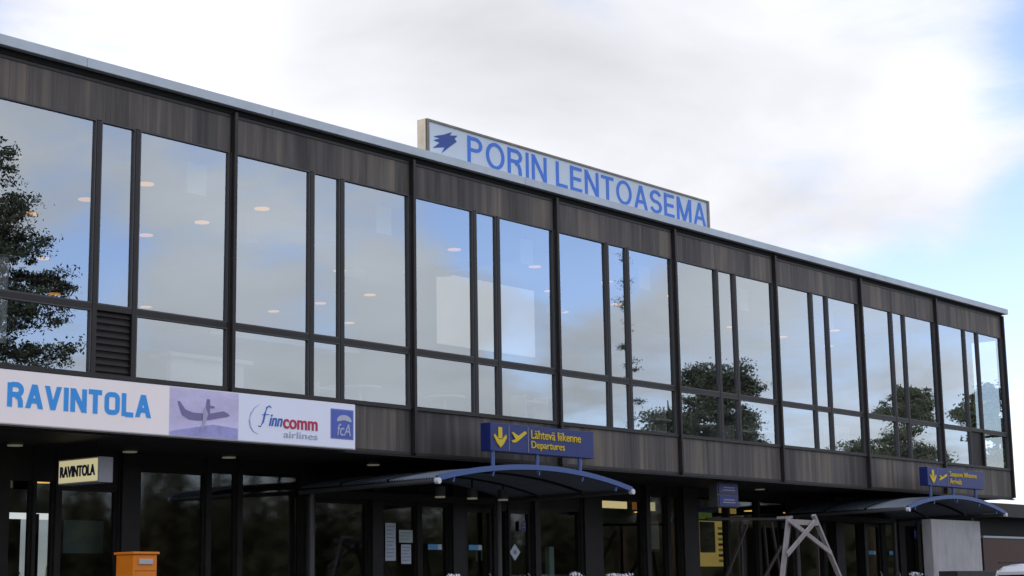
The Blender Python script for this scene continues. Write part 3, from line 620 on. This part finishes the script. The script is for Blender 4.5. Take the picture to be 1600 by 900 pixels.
# white car
def car(x0, y0):
    S = thing('parked_car', 'white estate car parked at the right edge beside the grey concrete wall', 'car', (x0+2.2, y0+.9, 0))
    L_, Wd = 4.5, 1.8
    prof = [(0,.32),(.02,.85),(.10,1.02),(4.35,.80),(4.5,.62),(4.48,.30)]
    roofp = [(.06,1.02),(.22,1.50),(.34,1.60),(.9,1.655),(1.7,1.66),(2.3,1.62),(2.62,1.54),(3.55,1.0)]
    b = MB(); b.prism_xz([(x0+a, z) for a, z in [(0,.32),(.0,.80),(.06,1.02),(3.0,1.02),(3.6,.98),(4.3,.82),(4.5,.62),(4.48,.30)]][::-1], y0, y0+Wd)
    b.build('body', M['carwhite'], S, bevel=.07)
    gl = MB(); o_ = [(x0+a, z) for a, z in [(.08,1.0),(.22,1.5),(.34,1.57),(.9,1.60),(1.7,1.605),(2.3,1.575),(2.62,1.50),(3.5,1.0)]]
    n = len(o_); vs = [(x, y0+.05+(z-1.0)*.22, z) for x, z in o_]+[(x, y0+Wd-.05-(z-1.0)*.22, z) for x, z in o_]
    gl.add(vs, [tuple(range(n)), tuple(range(2*n-1, n-1, -1))]+[(i, i+n, (i+1)%n+n, (i+1)%n) for i in range(n)]); gl.build('window', M['carglass'], S)
    rf = MB(); o_ = [(x0+a, z) for a, z in [(.16,1.50),(.32,1.60),(.9,1.652),(1.7,1.66),(2.3,1.63),(2.66,1.53)]]; n = len(o_)
    vs = []
    for x, z in o_: vs += [(x, y0+.13, z-.045), (x, y0+.20, z), (x, y0+Wd-.20, z), (x, y0+Wd-.13, z-.045), (x, y0+Wd-.2, z-.06), (x, y0+.2, z-.06)]
    fs = [tuple(range(6)), tuple(6*n-1-k for k in range(6))]
    for i in range(n-1):
        for k in range(6): fs.append((i*6+k, i*6+(k+1)%6, (i+1)*6+(k+1)%6, (i+1)*6+k))
    rf.add(vs, fs); rf.build('roof', M['carwhite'], S, smooth=False)
    for sy in (0, 1):
        yy = y0+.045 if sy == 0 else y0+Wd-.045; q = .12 if sy == 0 else -.12
        for a, b2 in (((3.5,1.0),(2.62,1.53)),((.08,1.0),(.22,1.52)),((1.05,1.0),(1.08,1.6)),((2.1,1.0),(2.02,1.6))):
            wd_ = .05 if a[0] not in (.08,) else .09
            MB().bar((x0+a[0], yy-.004*(1 if sy==0 else -1), a[1]), (x0+b2[0], yy+q-.004*(1 if sy==0 else -1), b2[1]), .02, wd_).build('roof_pillar', M['carwhite'] if a[0] in (3.5,.08) else M['rubber'], S)
        MB().box(x0+.16, x0+2.2, yy+q*1.2-.012, yy+q*1.2+.012, 1.66, 1.685).build('roof_rail', M['rubber'], S)
        MB().box(x0+.0-.012, x0+.03, yy-.03 if sy==0 else yy-.1, yy+.1 if sy==0 else yy+.03, .78, 1.0).build('tail_light', M['red'], S)
        MB().box(x0+4.36, x0+4.47, yy-.03 if sy==0 else yy-.2, yy+.2 if sy==0 else yy+.03, .62, .76).build('headlight', M['cap'], S)
        for a in (.85, 3.55):
            y1, y2 = (y0-.01, y0+.2) if sy == 0 else (y0+Wd-.2, y0+Wd+.01)
            wh = MB().tube([(x0+a, y1, .32), (x0+a, y2, .32)], .32, 28).build('wheel', M['rubber'], S)
            yr = (y1-.006, y1+.03) if sy == 0 else (y2-.03, y2+.006)
            MB().tube([(x0+a, yr[0], .32), (x0+a, yr[1], .32)], .2, 20).build('rim', M['rim'], wh)
    return S
car(16.1, -5.2)

# planters
def planter(x, y, wd, top, label, flw):
    S = thing('planter_box', label, 'planter', (x+wd/2, y, .11), 'planters along the pavement')
    bx('box', M['planter'], S, x, x+wd, y-.22, y+.22, .11, top, bevel=.012)
    for fx in flw:
        f = MB(); r1 = random.Random(int(fx*100))
        f.cur = 1
        for _ in range(26):
            p = Vector((fx+r1.gauss(0, .085), y+r1.gauss(0, .08), top+r1.random()*.09)); a_ = Vector([r1.gauss(0,1) for _ in range(3)]).normalized()*.03; b_ = Vector([r1.gauss(0,1) for _ in range(3)]).normalized()*.03
            f.add([p-a_, p+b_, p+a_, p-b_], [(0,1,2,3)])
        f.cur = 0
        for _ in range(34):
            c_ = Vector((fx+r1.gauss(0, .06), y+r1.gauss(0, .06), top+.03+r1.random()*.09))
            for q in range(5):
                t = q*1.2566+r1.random(); e_ = Vector((math.cos(t), math.sin(t)*.6, math.sin(t)*.8))*.034; n_ = Vector((-math.sin(t), math.cos(t)*.6, .4))*.013
                f.add([c_, c_+e_*.6+n_, c_+e_, c_+e_*.6-n_], [(0,1,2,3)])
        f.build('flowers', [M['flower'], M['foliage']], S)
planter(3.15, -1.0, .8, 1.42, 'dark planter with white flowers before the departures doors', (3.35,))
planter(5.2, -1.0, 1.15, 1.44, 'dark planter with white flowers right of the departures doors', (6.27,))
planter(7.1, -1.0, .6, 1.42, 'dark planter with two white flower clumps under the cream panel', (7.25, 7.62))
planter(16.6, -1.0, 1.45, 1.42, 'dark planter with white flowers at the arrivals doors', (17.95,))
planter(19.45, -1.0, 1.9, 1.56, 'long dark planter box in front of the concrete wall', ())

# ------------------------------------------------------------------ papers, stickers and posters on the entrance glass
def flat(name, mt, x0, x1, z0, z1, label, cat='notice', y=G-.022, lines=0):
    S = thing(name, label, cat, ((x0+x1)/2, y, z0))
    s_ = bx('sheet', mt, S, x0, x1, y-.003, y, z0, z1)
    for i in range(lines):
        z = z1-(z1-z0)*(i+1)/(lines+1); MB().box(x0+(x1-x0)*.12, x1-(x1-x0)*(.12+.2*((i*7)%3)/2), y-.0045, y-.0032, z, z+.012).build('text_line', M['ink'], S)
    return S
flat('paper_notice', M['paper'], 5.27, 5.52, 1.82, 2.44, 'tall narrow white notice on the glass left of the departures doors', lines=9)
flat('paper_notice', M['paper2'], 5.60, 5.93, 2.12, 2.33, 'square pale green notice above a smaller white sheet on the glass', lines=3)
flat('paper_notice', M['paper'], 5.65, 5.89, 1.77, 2.09, 'small white sheet below the square pale green notice', lines=5)
for x, wh in ((6.31, 'pale blue and white sticker on the glass left of the sliding doors'), (7.36, 'pale blue and white sticker on the left sliding door'), (21.88, 'blue and white sticker on the left arrivals door'), (22.92, 'blue and white sticker on the right arrivals door')):
    S = flat('door_sticker', M['sticker'], x, x+.25, 2.01, 2.10, wh, 'sticker'); bx('white_end', M['paper'], S, x+.251, x+.35, G-.025, G-.022, 2.01, 2.10)
S = thing('diamond_sticker', 'white diamond sticker on the right departures door', 'sticker', (8.62, G, 1.9))
MB().prism_xz([(8.47,1.98),(8.62,1.83),(8.77,1.98),(8.62,2.13)], G-.026, G-.022).build('sheet', M['paper'], S)
MB().prism_xz([(8.57,1.98),(8.62,1.93),(8.67,1.98),(8.62,2.03)], G-.029, G-.0265).build('symbol', M['ink'], S)
flat('blue_sticker', M['navy'], 8.80, 8.90, 2.36, 2.54, 'narrow dark blue sticker at the top right of the departures doors', 'sticker', lines=2, y=G-.055)
flat('blue_sticker', M['navy'], 24.30, 24.42, 2.42, 2.63, 'narrow dark blue sticker beside the concrete wall', 'sticker', lines=2, y=G-.022)
def inside(name, label, cat, loc, boxes):
    S = thing(name, label, cat, loc)
    for nm, mt, *b in boxes: bx(nm, mt, S, *b)
    return S
inside('notice_board', 'teal notice board behind the glass under the hanging cream sign', 'board', (-.4, 2.6, 1.9), [('board', M['teal'], -.76, -.08, 2.6, 2.63, 1.92, 2.38), ('frame', M['dark'], -.78, -.06, 2.631, 2.65, 1.90, 2.40)])
for i, (x, z) in enumerate(((8.0, 1.82), (8.13, 1.84), (8.36, 1.86), (9.02, 1.86))):
    o = MB().tube([(x, G+.35, z), (x, G+.35, z+.25)], .016, 8).build('door_pull', M['mint']); tag(o, 'mint green vertical pull handle seen through the departures doors', 'handle', 'mint handles behind the departures doors')
inside('mint_column', 'narrow pale green display column behind the glass right of the departures doors', 'display', (10.1, 2.5, .14), [('column', M['mint'], 10.02, 10.16, 2.5, 2.6, .14, 2.1), ('foot', M['dark'], 9.98, 10.2, 2.45, 2.65, .13, .16)])
inside('lit_panel', 'cream lit panel hung inside right of the departures canopy', 'sign', (13.2, 3.5, 2.95), [('panel', mat('cream_panel', (.6,.5,.25), .6, emit=(1,.82,.42), es=.40), 12.67, 13.92, 3.5, 3.52, 2.95, 3.12), ('case', M['dark'], 12.66, 13.93, 3.521, 3.6, 2.94, 3.13)])
inside('orange_picture', 'small orange lit picture beside the cream lit panel', 'picture', (14.3, 3.5, 2.95), [('panel', M['korange'], 14.13, 14.52, 3.5, 3.52, 2.94, 3.11), ('case', M['dark'], 14.12, 14.53, 3.521, 3.6, 2.93, 3.12)])
inside('cream_tab', 'narrow cream lit sign right of the orange picture', 'sign', (14.9, 3.5, 2.95), [('panel', M['cream'], 14.78, 14.95, 3.5, 3.52, 2.93, 3.11), ('case', M['dark'], 14.77, 14.96, 3.521, 3.6, 2.92, 3.12)])
inside('red_poster', 'red and white poster behind the glass left of the yellow strip', 'poster', (14.9, 3.5, 2.0), [('sheet', M['inwhite'], 14.74, 15.06, 3.5, 3.51, 2.12, 2.70), ('red_top', M['kred'], 14.74, 15.06, 3.495, 3.511, 2.705, 2.82), ('red_foot', M['kred'], 14.74, 15.06, 3.495, 3.511, 2.06, 2.118)])
inside('yellow_strip', 'tall narrow yellow strip beside the red and white poster', 'sign', (15.36, 3.5, 1.8), [('strip', M['kyel'], 15.32, 15.41, 3.5, 3.52, 1.85, 2.72), ('base', M['dark'], 15.28, 15.46, 3.521, 3.6, .14, 1.85)])
S = thing('kiosk_machine', 'yellow framed kiosk machine with green top behind the entrance glass', 'kiosk', (17, 3.6, .14))
bx('cabinet', M['kyel'], S, 16.50, 17.62, 3.5, 3.9, 1.76, 2.76); bx('base', M['dark'], S, 16.5, 17.62, 3.52, 3.9, .14, 1.758)
bx('screen', M['kdark'], S, 16.62, 17.22, 3.485, 3.499, 2.06, 2.74); bx('header', M['kgreen'], S, 16.52, 17.12, 3.48, 3.52, 2.80, 2.94)
for i in range(7): bx('price_card', M['kred'] if i % 2 else M['kgreen'], S, 17.36, 17.54, 3.49, 3.499, 1.85+i*.12, 1.91+i*.12)
bx('yellow_topper', M['kyel'], S, 17.46, 17.62, 3.49, 3.52, 2.95, 3.06); bx('yellow_topper', M['kyel'], S, 17.85, 18.15, 3.49, 3.52, 2.94, 3.06)

# ------------------------------------------------------------------ lamps
def disc_lamp(x, y, z, r_, mt, label, group, name='ceiling_light'):
    S = thing(name, label, 'ceiling light', (x, y, z-.05), group)
    MB().cyl(x, y, z-.03, z-.001, r_*1.15).build('ring', M['gutter'], S); MB().cyl(x, y, z-.045, z-.031, r_).build('diffuser', mt, S); return S
up0 = None
for j in range(7):
    for i in range(-3, 12):
        x, y = -1.65+2.36*i, 2.82+1.5*j
        if not (-9 < x < 25) or (x > 20.5 and y > 6) or rnd.random() < (.35 if x < 0 else .62): continue
        if up0 is None: up0 = disc_lamp(x, y, 7.55, .125, M['warm'], 'round warm ceiling light glowing behind the upper windows', 'warm ceiling lights of the upper floor')
        else: o = copy_tree(up0); o.location = (x, y, 7.50)
so0 = None
for (x, y) in ((-2.1,1.85),(-1.13,2.6),(-.3,1.75),(1.43,1.66),(4.2,1.4),(8.3,1.4),(11.35,1.9),(15.64,1.3),(-4.2,1.8)):
    if so0 is None: so0 = disc_lamp(x, y, ZB, .10, M['pale_lamp'], 'small pale downlight recessed in the dark soffit', 'downlights in the soffit', 'soffit_light')
    else: o = copy_tree(so0); o.location = (x, y, ZB-.05)
lo0 = None
for (x, y) in ((6.6,5),(8.2,5),(9.5,5),(11.8,5),(6.5,9),(26.3-4.6,4.2),(22.9,4.2),(23.9,4.2),(2.6,6),(19.9,4.2),(.6,5),(17.9,6)):
    if lo0 is None: lo0 = disc_lamp(x, y, 3.12, .15, M['warmdim'], 'amber ceiling light glowing behind the entrance glass', 'amber ceiling lights of the entrance level')
    else: o = copy_tree(lo0); o.location = (x, y, 3.07)

# ------------------------------------------------------------------ things behind the upper glass
S = thing('white_box_room', 'large pale cuboid enclosure behind the third bay of upper windows', 'enclosure', (11.7, 4.6, 6.0))
bx('panel', mat('enclosure_white_glow', (.85,.82,.78), .6, emit=(1,.95,.88), es=.12), S, 8.70, 11.57, 4.0, 4.1, 5.99, 7.36); bx('back', M['inwall'], S, 8.72, 11.55, 4.101, 5.4, 6.01, 7.34)  # faint glow put into the panel colour, standing in for room light
for x in (9.2, 11.1): MB().cyl(x, 4.5, 7.34, 7.55, .02).build('hanger', M['gutter'], S)
first = None  # added pale glowing sheets and hangers, imitating reflections in the double glazing
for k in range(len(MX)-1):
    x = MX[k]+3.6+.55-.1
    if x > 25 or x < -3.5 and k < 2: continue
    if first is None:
        first = thing('reflection_panel', 'pale sheet added to imitate a glass reflection near the right side of each window bay', 'panel', (x, 1.0, 6.97), 'pale added sheets imitating reflections in the upper windows')
        bx('sheet', mat('reflection_glow', (.6,.7,.8), .6, emit=(.7,.85,1), es=.02), first, x-.17, x+.17, 1.0, 1.02, 6.97, 7.42); MB().cyl(x, 1.01, 7.42, 7.55, .01).build('hanger', M['gutter'], first)
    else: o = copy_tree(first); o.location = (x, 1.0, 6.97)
inside('service_counter', 'pale counter with raised top behind the lower left windows', 'counter', (1.5, 2.2, 3.78), [('front', M['inwhite'], .6, 2.0, 2.0, 2.1, 3.78, 4.75), ('top', M['inwhite'], .5, 2.1, 1.9, 2.4, 4.76, 4.82)])
for x in (3.9, 5.9, 12, 16):
    S = thing('cafe_table', 'small cafe table with white top behind the upper floor glass', 'table', (x, 1.4, 3.78), 'cafe tables behind the upper windows')
    MB().cyl(x, 1.4, 4.49, 4.52, .35, 24).build('tabletop', M['inwhite'], S); MB().cyl(x, 1.4, 3.8, 4.49, .03).build('leg', M['slot'], S); MB().cyl(x, 1.4, 3.782, 3.80, .22, 24).build('base', M['slot'], S)
pend = None
for (x, y, z) in ((2.5,2.5,6.78),(4.9,2.5,6.62),(7.08,2.5,6.9),(-1.2,3.2,6.7),(11.0,3.0,6.75),(14.2,3.2,6.8),(18.3,2.6,6.75)):
    if pend is None:
        pend = thing('pendant_lamp', 'small white pendant lamp hanging behind the upper windows', 'lamp', (x, y, z), 'white pendant lamps behind the upper windows')
        MB().tube([(x,y,z),(x,y,z+.05),(x,y,z+.12)], [.20,.17,.05], 20).build('lamp_shade', M['inwhite'], pend); MB().cyl(x, y, z+.12, z+.72, .008, 6).build('cord', M['inwhite'], pend)
    else: o = copy_tree(pend); o.location = (x, y, z)
for x in (1.9, 9.1, 16.3, -5.3): MB().cyl(x, 5.2, 3.78, 7.55, .16, 20).build('column', M['inwall'], T)
for i in range(9): bx('ceiling_beam', M['inwall'], T, -5.4+3.6*i-.06, -5.4+3.6*i+.06, .3, 8.0, 7.42, 7.549)
inside('suspended_canopy', 'pale suspended counter hood behind the second bay of upper windows', 'hood', (4.5, 5, 5.3), [('hood', M['inwhite'], 3.2, 6.6, 4.2, 5.6, 5.62, 5.78), ('rim', M['slot'], 3.15, 6.65, 4.15, 4.199, 5.60, 5.66)])
for (x, y, w_, h_) in ((3.2,1.6,.45,.62),(5.0,2.2,.9,.5),(8.2,1.5,.6,.8),(11.9,1.4,.5,.9),(15.2,1.6,.9,.7),(18.9,1.2,.5,.9)):
    S = thing('storage_shelf', {3.2:'low pale shelf unit behind the lower glass of the second bay',5.0:'wide low shelf unit behind the second bay',8.2:'tall shelf unit below the pale enclosure',11.9:'narrow tall shelf unit behind the fourth bay',15.2:'wide shelf unit behind the sixth bay',18.9:'narrow tall shelf unit behind the seventh bay'}[x], 'shelf', (x+w_/2, y+.2, 3.78))
    for q in range(3): bx('shelf', M['inwhite'], S, x, x+w_, y, y+.35, 3.9+q*h_*.45, 3.93+q*h_*.45)
    for xx in (x-.02, x+w_): bx('side_panel', M['inwhite'], S, xx, xx+.02, y, y+.35, 3.78, 3.95+h_)
S = thing('curtain', 'pale pleated curtain behind the far left upper window', 'curtain', (-2.9, 1.6, 4.9))
cu_ = MB(); vs = []
for i in range(33): x = -4.2+i*.055; vs += [(x, 1.6+.03*math.sin(i*1.6), 4.6), (x, 1.6+.03*math.sin(i*1.6), 5.75)]
cu_.add(vs, [(2*i, 2*i+2, 2*i+3, 2*i+1) for i in range(32)]); cu_.build('fabric', M['inwhite'], S); MB().tube([(-4.3,1.6,5.77),(-2.35,1.6,5.77)], .015, 8).build('rail', M['slot'], S)

# ------------------------------------------------------------------ trees (they stand across the road and show in the glass)
def leafquad(mb, p, s_, r1):
    a = Vector([r1.gauss(0,1) for _ in range(3)]).normalized()*s_; b = Vector([r1.gauss(0,1) for _ in range(3)]).normalized()*s_*.5
    mb.add([p-a, p+b, p+a, p-b], [(0,1,2,3)])
def tree(x, y, h, blobs, seed, label, name, leafmat, barkmat, dens=60, leaf=.16, tr=.28, cs=.55, lean=0):
    r1 = random.Random(seed); S = thing(name, label, 'tree', (x, y, 0))
    tk = MB(); tk.tube([(x,y,-.1),(x+.1+lean*.3,y,h*.35),(x+lean*.7,y+.1,h*.7),(x+lean,y,h*.97)], [tr, tr*.75, tr*.45, .04], 10)
    cr = MB()
    for (dx, z, rx, rz) in blobs:
        nc = max(6, int(dens*rx*rz/2.6))
        tk.tube([(x+lean*z/h*.8, y, z-rz*.6), (x+dx*.6, y+r1.uniform(-.5,.5)*rx, z-rz*.2), (x+dx, y+r1.uniform(-.6,.6)*rx, z)], [tr*.35, tr*.22, .03], 6)
        for _ in range(nc):
            u = Vector([r1.gauss(0,1) for _ in range(3)]).normalized()*r1.random()**.45
            c = Vector((x+dx+u.x*rx, y+u.y*rx*1.1, z+u.z*rz)); k = cs*(.5+r1.random())
            for _ in range(70):
                leafquad(cr, c+Vector((r1.gauss(0,k*.55), r1.gauss(0,k*.55), r1.gauss(0,k*.24))), leaf*(.6+.8*r1.random()), r1)
    tk.build('trunk', barkmat, S, smooth=True); cr.build('crown', leafmat, S)
    return S
# tall pine, reflected at the far left
tree(27.2, -50, 22.5, [(.6,21.2,1.5,1.4),(-1.4,20.0,1.6,1.2),(2.1,19.4,1.3,1.0),(.3,18.3,2.0,1.1),(3.0,17.7,1.4,.7),(-2.5,17.6,2,1.3),(1.2,16.5,2.2,1.0),(4.1,15.9,2.0,.9),(-2.,15.2,2.5,1.2),(2.6,14.8,2.6,.9),(.3,13.5,2.4,.9),(4.6,13.0,1.8,.6),(-3,12.6,2.4,1),(2.3,11.6,2.6,.8),(5.2,11.2,1.6,.5),(.2,10.2,3,.9),(3.9,9.6,2.2,.7),(-3,9.5,2.4,1),(-1,19,1.6,1.2),(-1.2,16.6,2.2,1.2),(1.2,17.6,1.5,.8),(-.6,14.4,2.6,1.2),(-1,11.8,2.8,1.2),(1.6,10.6,2.6,.8),(4.9,10.2,1.8,.5),(.5,8.6,3.2,1),(2.2,12.9,1.6,.6)], 3,
     'tall dark pine with ragged layered branches reflected in the far left window', 'pine_tree', M['needles'], M['bark'], 60, .095, .34, .5)
def roundish(n, R_, z0, z1, seed):
    r1 = random.Random(seed); o = []
    for i in range(n):
        t = i/(n-1); z = z0+(z1-z0)*t; wid = R_*math.sin(math.pi*(.22+.74*t))**.8
        for k in range(3): o.append((r1.uniform(-wid, wid), z+r1.uniform(-.5,.5), r1.uniform(1.2,1.9), r1.uniform(.8,1.3)))
    return o
tree(90, -50, 17.6, roundish(8, 3.6, 8, 16.4, 5), 5, 'broad dark pine reflected in the fifth bay, tallest of the right-hand trees', 'pine_tree', M['needles'], M['bark'], 44, .125, .36, .6)
tree(83.5, -50, 14.8, roundish(6, 3.0, 7, 12.6, 6), 6, 'lower rounded pine reflected left of the tallest right-hand pine', 'pine_tree', M['needles'], M['bark'], 44, .125, .3, .6)
tree(96.5, -52, 15.2, roundish(7, 3.4, 7, 13.6, 8), 8, 'rounded pine reflected right of the tallest right-hand pine', 'pine_tree', M['needles'], M['bark'], 44, .125, .3, .6)
tree(121, -50, 18.6, roundish(7, 4.2, 8, 17, 9), 9, 'broad-crowned tree reflected in the seventh bay', 'broadleaf_tree', M['leaves'], M['bark'], 44, .125, .3, .6)
tree(115, -52, 14.2, roundish(5, 3, 7, 12.5, 10), 10, 'low bushy tree reflected between the larger crowns', 'broadleaf_tree', M['leaves'], M['bark'], 36, .13, .25, .6)
tree(138, -50, 20.0, roundish(7, 5, 8, 18.5, 11), 11, 'large leafy tree reflected in the last bay', 'broadleaf_tree', M['leaves'], M['bark'], 36, .18, .32, .7)
tree(79, -50, 25.0, [(.0,23.6,.25,.6),(.3,22,.3,.5),(-.3,20.6,.35,.5),(.3,19.2,.35,.5),(-.4,17.5,.5,.5),(.6,16.4,.7,.4),(-.5,15.2,.8,.4),(.7,14.1,.8,.4),(-.2,12.6,.9,.5),(.8,11.5,.8,.4)], 12,
     'tall thin nearly bare larch reflected in the fourth bay', 'larch_tree', M['needles'], M['bark'], 4, .06, .10, .35)
# distant wood edge, beyond counting
def wood(name, x0, x1, y0, y1, n, h0, h1, seed, label):
    r1 = random.Random(seed); mb = MB()
    for i in range(n):
        x = r1.uniform(x0, x1); y = r1.uniform(y0, y1); h = r1.uniform(h0, h1); wd = h*r1.uniform(.13, .2)
        for k in range(120):
            t = r1.random()**.8; z = h*(.12+.88*t); rr = wd*(1-t)**.8+.12; a = r1.uniform(0, 6.283)
            c = Vector((x+math.cos(a)*rr*.5, y+math.sin(a)*rr*.5, z)); d = Vector((math.cos(a), math.sin(a), -.35))*rr*.6; s_ = Vector((-math.sin(a), math.cos(a), r1.uniform(-.3,.3)))*rr*.26
            mb.add([c-s_, c+d, c+s_, c+Vector((0,0,rr*.25+.2))], [(0,1,2,3)])
    o = mb.build(name, M['spruce']); return tag(o, label, 'wood', kind='stuff')
wood('wood_edge', -60, 330, -108, -84, 1100, 8.5, 14.5, 21, 'dark spruce wood edge across the road reflected in the entrance glass')
wood('far_wood', -60, 420, 250, 275, 300, 6, 9, 22, 'distant low wood beyond the airfield seen through the building')
for o in list(C.objects):
    if o.parent is None and o.type == 'MESH' and 'kind' not in o and 'category' not in o: print('UNTAGGED', o.name)
